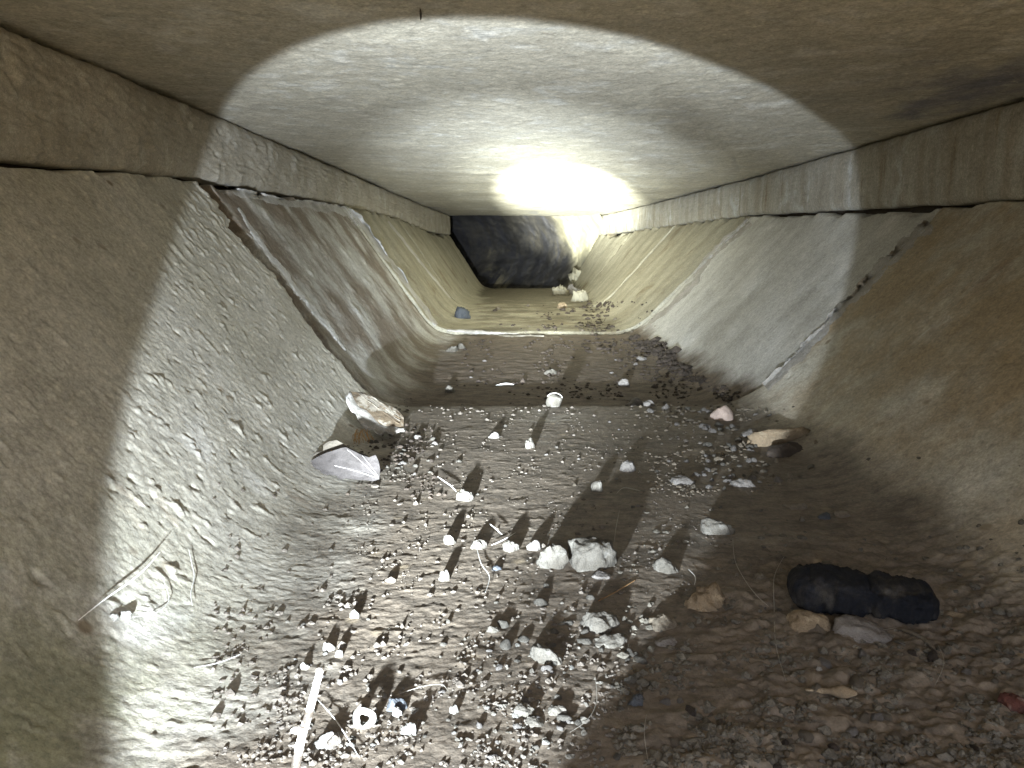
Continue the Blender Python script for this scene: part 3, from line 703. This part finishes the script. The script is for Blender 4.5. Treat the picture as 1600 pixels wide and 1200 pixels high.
bm = bmesh.new(); nA = 26; rowsA = []
for i in range(nA):
    t = i/(nA-1)
    a_ = [np.interp(t, np.linspace(0, 1, len(mid)), [q[c] for q in mid]) for c in (0, 1)]
    b_ = [np.interp(t, np.linspace(0, 1, len(bot)), [q[c] for q in bot]) for c in (0, 1)]
    A_ = plane_pt(a_[0], a_[1], pt, nt_)+Vector((0, 0, .001)); B_ = plane_pt(b_[0], b_[1]+2*math.sin(t*40), pt-Vector((0, .004, .004)), nt_)
    B_ = CAM+(B_-CAM)*.992
    rr_ = [A_.lerp(B_, f)+Vector((0, -.002*math.sin(math.pi*f), .0015*math.sin(9*f+t*17))) for f in (0, .25, .5, .75, 1)]
    rr_ += [B_+Vector((.001, .010, -.003)), A_+Vector((0, .012, -.005))]
    rowsA.append([bm.verts.new(q) for q in rr_])
for i in range(nA-1):
    for k2 in range(7): bm.faces.new((rowsA[i][k2], rowsA[i+1][k2], rowsA[i+1][(k2+1) % 7], rowsA[i][(k2+1) % 7]))
bm.faces.new(rowsA[0]); bm.faces.new(rowsA[-1][::-1]); bmesh.ops.recalc_face_normals(bm, faces=bm.faces[:])
me = bpy.data.meshes.new('broken_edge'); bm.to_mesh(me); bm.free(); child('broken_edge', me, M_dmortar, shard)
for j, off_ in enumerate((3, 8, 13, 18, 22)):                       # ridges on its top
    a_, b_ = (552+off_*1.05, 614+off_*.25), (627-off_*.1, 668-off_*.72) if j else (625, 667)
    rp = [plane_pt(a_[0]+(b_[0]-a_[0])*t, a_[1]+(b_[1]-a_[1])*t, pt, nt_)+nt_*(.0035+.0006*math.sin(t*20+j)) for t in np.linspace(.03, .97, 12)]
    child('ridge', tube_mesh('ridge', rp, [(.6+.5*math.sin(3*t+j)**2)*px(ps) for t in np.linspace(0, 1, 12)], 5), (M_leaf2 if j % 2 else M_shard_top), shard)
# straw tuft below it
M_straw = stone_mat('dry_straw', (.42, .25, .10), (.34, .20, .08), bump=.1)
tp, _ = hit(566, 694)
bm_l = []
tuft = None
Vt, Ft = [], []
for i in range(26):
    u0 = 552+rng.uniform(0, 34); a0_, _ = hit(u0, 690+rng.uniform(-3, 5)); c_ = plane_pt(563+(u0-563)*.6+rng.uniform(-4, 4), 673+rng.uniform(-4, 4), a0_+Vector((0, .004, 0)), Vector((0, -1, .1)).normalized())
    m_ = a0_.lerp(c_, .5)+Vector((rng.uniform(-.003, .003), -.003, .002))
    t_ = tube_mesh('s', curve([a0_, m_, c_], 4), .00035, 4)
    o_ = len(Vt); Vt += [v.co[:] for v in t_.vertices]; Ft += [tuple(o_+q for q in f.vertices) for f in t_.polygons]; bpy.data.meshes.remove(t_)
me = bpy.data.meshes.new('straw_tuft'); me.from_pydata(Vt, [], Ft); me.update()
tag(link_mesh('straw_tuft', me, M_straw), 'little tuft of orange brown straw fibres under the broken shard', 'straw')

# ------------------------------------------------------------ straw, needles, hairs
M_strawW = stone_mat('bleached_straw', (.85, .84, .80), (.82, .80, .76), bump=.1)
ps0, _ = hit(500, 1048)
def at_d(u, v, D): r_ = ray(u, v); return CAM+r_*(D*S/r_.y)
so = empty('straw', W(-.08, .42, -1.0), 'thick bleached white straw stem sticking up into the torchlight, bottom left', 'straw')
pp = curve([W(-.08, .42, -1.01), at_d(452, 1290, .70), at_d(458, 1225, .74), at_d(470, 1160, .76), at_d(487, 1100, .78), at_d(502, 1043, .80)], 6)
kp = px(pp[-1]); nn_ = len(pp)
child('stem', tube_mesh('stem', pp, [(5.4+3.4*(1-i/(nn_-1)))*kp for i in range(nn_)], 10), M_strawW, so)
nd = stone_mesh('node', 22*kp, 14*kp, 8*kp, 5, 2); q = at_d(466, 1142, .755)
nd.transform(Matrix.Translation(q)); child('node', nd, M_strawW, so)

def strand(pix, rad_px, m, label, cat, name, lift=.0012, group=None, taper=True, lifts=None):
    P3 = []
    for i, (u, v) in enumerate(pix):
        p, n = hit(u, v); l = lift if lifts is None else lifts[i]
        P3.append(p+n*l)
    c = curve(P3, 8); nn = len(c); k = px(P3[0])
    r_ = [.62*rad_px*k*((1-.75*abs(2*i/(nn-1)-1)**2) if taper else 1) for i in range(nn)]
    me = tube_mesh(name, c, r_, 5); return tag(link_mesh(name, me, m), label, cat, group)
M_hair = stone_mat('pale_fibre', (.30, .28, .24), (.26, .24, .20), bump=0)
M_hairw = stone_mat('white_fibre', (.5, .49, .46), (.44, .43, .40), bump=0)
M_needle = stone_mat('brown_needle', (.22, .13, .055), (.18, .10, .045), bump=.1)
strand([(120, 972), (160, 942), (195, 915), (220, 895), (236, 875)], 3.0, M_strawW, 'pale tapering grass blade on the left wall across the edge of the torchlight', 'grass blade', 'grass_blade', lifts=[.002, .004, .006, .008, .010])
strand([(935, 941), (965, 925), (993, 908)], 1.6, M_needle, 'thin brown needle lying in the shadow below the largest stone', 'needle', 'needle', taper=False)
strand([(775, 603), (790, 601), (803, 602)], 3.2, M_strawW, 'short pale twig on the second floor piece', 'twig', 'twig')
tw = strand([(683, 748), (696, 757), (706, 764), (713, 772)], 1.5, M_strawW, 'forked white rootlet beside the pale oblong stone', 'rootlet', 'rootlet', lift=.003)
strand([(765, 823), (776, 832), (784, 840)], 1.3, M_strawW, 'short straight white rootlet left of the big stones', 'rootlet', 'rootlet', lift=.003)
strand([(768, 855), (785, 847), (806, 835)], 1.2, M_strawW, 'second short rootlet crossing below the straight one', 'rootlet', 'rootlet', lift=.002)
hl = [
 ([(1224, 872), (1212, 905), (1209, 950), (1212, 1010), (1227, 1068)], 1.0, 'long pale hair curving down left of the dark roll'),
 ([(1302, 984), (1330, 980), (1360, 990), (1400, 984)], .9, 'pale hair lying across the broad grey stone'),
 ([(1145, 845), (1150, 880), (1165, 910), (1182, 935), (1200, 950)], .8, 'faint hair above the knobbly tan stone'),
 ([(1075, 893), (1086, 905), (1085, 918)], 1.2, 'pinkish hair joining the oval stone and the tan stone'),
 ([(292, 860), (297, 885), (301, 905), (296, 930), (299, 950)], 1.2, 'wavy white hair on the lower left wall'),
 ([(302, 1048), (340, 1040), (376, 1027)], 1.2, 'straight pale hair low on the left floor edge'),
 ([(495, 1098), (520, 1125), (545, 1160), (562, 1190)], 1.6, 'pale stalk crossing behind the white straw'),
 ([(968, 800), (962, 830), (960, 850)], .8, 'hair hanging over the back of the largest stone'),
 ([(1000, 770), (975, 765), (963, 775)], .9, 'curled hair in the broad shadow'),
 ([(1466, 1010), (1475, 1040), (1462, 1075)], .8, 'faint curved hair on the soil at the right'),
 ([(930, 1060), (932, 1100), (918, 1130), (890, 1150)], .9, 'curved pale hair at the shaded edge, bottom centre'),
 ([(745, 860), (752, 885), (765, 905), (758, 930)], 1.1, 'tangled whitish fibre among the crumbs, centre'),
 ([(700, 1085), (690, 1075), (660, 1078), (620, 1090)], .9, 'thin hair lying along the floor above the white crumb'),
 ([(1010, 1195), (1006, 1150), (1012, 1120)], 1.0, 'faint upright hair at the bottom edge'),
 ([(250, 905), (262, 940), (240, 962), (205, 968)], 1.1, 'looping white fibre beside the white fluff'),
 ([(822, 690), (826, 700), (838, 695)], .8, 'tiny curl of fibre on the tiny round stone'),
]
for pix, r_, lab in hl: strand(pix, r_, M_hairw if r_ > 1 else M_hair, lab, 'hair', 'hair', lift=.0022)
strand([(355, 690-0), (352, 686)], .5, M_hair, 'short speck of fibre on the left wall', 'hair', 'hair')
# white fluff
fl = stone_mesh('fluff', 1, 1, 1, 3, 3, .9)
p, n = hit(176, 966); k = px(p)
fluff = empty('fluff', p, 'pair of bright white fluffy crumbs on the lower left wall under the grass blade', 'fluff')
for (u, v, w_) in ((178, 966, 16), (196, 964, 20)):
    q, n = hit(u, v); me = stone_mesh('tuft', w_*k, w_*k*.8, w_*k*.55, int(u), 3, .6); me.transform(Matrix.Translation(q)); child('tuft', me, M_st_white, fluff)
# peanut-shaped pale twig
p1, n = hit(1258, 1085); p2, n2 = hit(1338, 1090)
cc = [p1.lerp(p2, t)+Vector((0, 0, .003)) for t in np.linspace(0, 1, 20)]; k = px(p1)
me = tube_mesh('husk', cc, [k*(2+5.5*sstep(.1, .45, t)+3.2*math.sin(t*11)*(t > .3)) if t < .97 else k*3 for t in np.linspace(0, 1, 20)], 10)
tag(link_mesh('husk', me, M_st_tan), 'pale knobbly husk with a thin tail lying on the dark soil', 'husk')
# rust red chip at the right edge, brown leaf sliver
stone(1592, 1112, 46, 34, stone_mat('dark_red_chip', (.085, .028, .02), (.05, .02, .015), (.2, .15, .12)), 'dark red brown chip at the right edge of the floor', hk=.6)
strand([(1405, 985), (1425, 992), (1445, 1003), (1460, 1018)], 7, M_st_brown, 'dull brown leaf sliver right of the broad grey stone', 'leaf sliver', 'leaf_sliver')
# speck on ceiling
strand([(656, 10), (657, 18), (657, 28)], 3, M_st_dark, 'small black insect-like speck on the ceiling at the top', 'speck', 'speck', lift=.002)

# ------------------------------------------------------------ repeated pebbles: individuals
protos = {m.name: [stone_mesh('pebble', 1, .85, .42, 300+i, 2, .3, .6) for i in range(6)] for m in (M_st_pale, M_st_grey, M_st_white, M_st_brown, M_st_dark)}
for m in (M_st_pale, M_st_grey, M_st_white, M_st_brown, M_st_dark):
    for me in protos[m.name]:
        me.materials.append(m); me.polygons.foreach_set('use_smooth', [True]*len(me.polygons))
PEB = []
def pebbles(n, fn, mats, label, group, cat='pebble', name='pebble', avoid=True):
    c = 0; tries = 0
    while c < n and tries < n*6:
        tries += 1
        u, v, w = fn()
        p, nn = hit(u, v)
        if nn.z < .55 and p.z > .06*S*8: continue
        m = mats[int(rng.integers(len(mats)))]
        me = protos[m.name][int(rng.integers(6))]
        o = bpy.data.objects.new(name, me); C.objects.link(o)
        s_ = w*px(p); o.scale = (s_, s_*rng.uniform(.7, 1.1), s_*rng.uniform(.8, 1.3))
        place(o, p, (nn+Vector((0, 0, 1))).normalized(), rng.uniform(0, 6.28), s_*.06)
        PEB.append((o, label, u, v, w, m.name)); tag(o, label, cat, group); c += 1
U = rng.uniform
def lit_near():
    v = 1180-abs(rng.normal())*130; return U(430, 900), max(v, 860), U(6, 14)
def mid_floor(): return U(640, 1120), U(645, 860), U(4, 10)
def right_gravel():
    t = U(0, 1); v = 640+t*125; c_ = 1095+60*math.sin(t*2.2); return rng.normal(c_, 45), v, U(7, 17)
def left_gravel(): return rng.normal(640, 30), rng.normal(715, 24), U(5, 13)
def second_floor():
    v = U(535, 612); return U(690, 975+(v-515)*1.6), v, U(4, 9)
def far_clods():
    v = U(478, 530); return (rng.normal(920, 26) if U(0, 1) < .75 else U(760, 960)), v, U(5, 11)
def right_soil(): return U(1010, 1600), U(1010, 1200), U(10, 26)
pebbles(58, lit_near, [M_st_pale, M_st_white, M_st_pale, M_st_grey], 'small pale crumb on the brightly lit near floor, bottom centre', 'pale crumbs on the near floor')
pebbles(34, lambda: (rng.normal(880, 70), U(930, 1190), U(10, 25)), [M_st_pale, M_st_pale, M_st_grey], 'pale crumb in the rubble right of the bottom centre', 'rubble crumbs at bottom centre')
pebbles(30, mid_floor, [M_st_pale, M_st_grey, M_st_brown], 'small pebble scattered on the lit middle of the near floor', 'pebbles on the middle floor')
pebbles(75, right_gravel, [M_st_grey, M_st_brown, M_st_grey, M_st_pale], 'grey brown pebble in the gravel bank at the foot of the right wall', 'gravel bank pebbles at right')
pebbles(34, left_gravel, [M_st_grey, M_st_pale, M_st_dark], 'pebble in the dark debris beside the torn leaf', 'debris pebbles by the leaf')
pebbles(26, second_floor, [M_st_grey, M_st_dark, M_st_dark], 'pebble or dark clod on the damp second floor piece', 'pebbles on the second floor piece')
pebbles(34, far_clods, [M_st_dark, M_st_dark, M_st_brown], 'dark clod on the far yellowish floor', 'dark clods on the far floor')
pebbles(38, right_soil, [M_st_brown, M_st_dark, M_st_brown, M_st_grey], 'dull brown clod in the shaded soil at the bottom right', 'soil clods at the bottom right')

# fine gravel and crumbs that nobody could count: joined meshes
def grains(name, n, fn, m, seed):
    V0, F0 = ICO[1]; F0 = np.array(F0); Vs = []; Fs = []; c = 0
    r = np.random.default_rng(seed)
    for i in range(n):
        u, v, w = fn()
        if float(fbm(u*.012, v*.02, 900+seed, 3)) < r.normal()*.12: continue
        p, nn = hit(u, v)
        if p.y > 30*S: continue
        w *= math.exp(r.normal()*.3)
        s_ = w*px(p)*.5; a = r.uniform(0, 6.28); ca, sa = math.cos(a), math.sin(a)
        Q = V0*(1+.35*r.normal(size=(len(V0), 1))*.6)*np.array([1, r.uniform(.6, 1), r.uniform(.5, .9)])
        Q = np.stack([Q[:, 0]*ca-Q[:, 1]*sa, Q[:, 0]*sa+Q[:, 1]*ca, Q[:, 2]], 1)*s_+np.array(p+nn*s_*.02)
        Vs.append(Q); Fs.append(F0+c); c += len(V0)
    me = bpy.data.meshes.new(name); me.from_pydata(np.concatenate(Vs).tolist(), [], np.concatenate(Fs).tolist()); me.update()
    return tag(flat(link_mesh(name, me, m)), kind='stuff')
grains('gravel', 2300, lambda: (U(330, 980), 1205-abs(rng.normal())*170, U(3, 10)), M_grit, 1)
grains('gravel', 420, lambda: (rng.normal(780, 120), 1205-abs(rng.normal())*130, U(3, 10)), M_st_pale, 9)
grains('gravel', 260, lambda: (U(560, 1180), rng.normal(637, 8), U(2, 6)), M_grit, 10)
grains('gravel', 2400, lambda: (U(540, 1150), U(640, 930), U(1.2, 4.5)), M_grit, 2)
grains('gravel', 900, lambda: (rng.normal(1110, 60), U(635, 775), U(3, 8)), M_st_brown, 3)
grains('gravel', 500, lambda: (rng.normal(640, 38), rng.normal(722, 28), U(2, 7)), M_st_dark, 4)
grains('soil_crumbs', 4200, lambda: (U(960, 1640), 1205-abs(rng.normal())*140, U(3, 13)), M_soil, 5)
grains('soil_crumbs', 1300, lambda: (lambda v: (700+(985+(v-515)*1.7-700)*U(0, 1)**.6, v, U(2, 7)))(U(530, 624)), M_st_dark, 6)
grains('soil_crumbs', 500, lambda: (rng.normal(915, 45), U(470, 518), U(2, 7)), M_st_dark, 7)
grains('soil_crumbs', 1100, lambda: (lambda t: (978+180*t+rng.normal()*10, 521+105*t+rng.normal()*5, U(3, 11)))(U(0, 1)), M_st_dark, 8)
for o in sc.objects:
    if o.get('kind') == 'stuff' and 'label' not in o:
        o['label'] = {'gravel': 'fine gravel and grit on the drain floor', 'soil_crumbs': 'dark crumbs of soil on the drain floor'}[o.name.split('.')[0]]

# labels of the repeats: size, colour and side of the nearest landmark
LM = [(928, 865, 'the largest pale stone'), (864, 868, 'the pale lumpy stone'), (1048, 880, 'the oval pale stone'), (1124, 822, 'the half-lit long stone'), (938, 968, 'the rounded stone of the stacked pair'),
      (852, 1020, 'the angular slanting stone'), (726, 775, 'the pale oblong stone by the rootlets'), (933, 761, 'the white square stone'), (702, 843, 'the round stone with a slanting shadow'),
      (982, 731, 'the grey stone with a narrow shadow'), (1130, 645, 'the pinkish pebble'), (1222, 680, 'the long flat tan stone'), (1068, 748, 'the flat bluish stone'), (1163, 755, 'the flat slab at the gravel edge'),
      (860, 580, 'the oval pebble on the second floor piece'), (866, 625, 'the cupped shell'), (703, 608, 'the white pebble by the left joint'), (976, 598, 'the grey round pebble on the second floor piece'),
      (722, 488, 'the dark square stone'), (906, 462, 'the far concrete block'), (1110, 930, 'the knobbly tan stone'), (1345, 920, 'the dark roll'), (1350, 980, 'the broad grey stone'), (992, 1090, 'the blue grey pebble'),
      (618, 1100, 'the dark blue lump'), (565, 1132, 'the ring shaped shell'), (490, 1110, 'the white straw'), (709, 1108, 'the lone white crumb'), (540, 730, 'the torn leaf'), (590, 645, 'the broken shard'),
      (1300, 1085, 'the knobbly husk'), (1590, 1100, 'the dark red chip'), (818, 1110, 'the pale lump near the bottom'), (1440, 1005, 'the leaf sliver')]
CN = {'pale_stone': 'pale', 'grey_stone': 'grey', 'white_crumb': 'white', 'brown_stone': 'brown', 'dark_clod': 'dark'}
for o, lab, u, v, w, mn in PEB:
    x_, y_, nm = min(LM, key=lambda q: (q[0]-u)**2+((q[1]-v)*1.3)**2)
    dx, dy = u-x_, (v-y_)*1.3
    side = ('right of' if dx > 0 else 'left of') if abs(dx) > abs(dy) else ('in front of' if dy > 0 else 'behind')
    far = 'just ' if math.hypot(dx, dy) < 45 else ''
    size = 'tiny' if w < 7 else ('small' if w < 13 else 'larger')
    o['label'] = f"{size} {CN[mn]} {'clod' if mn in ('brown_stone', 'dark_clod') else 'pebble'} {far}{side} {nm}"
    GM = globals().setdefault('GM', {}); o['group'] = GM.setdefault(o['label'], o['group'])
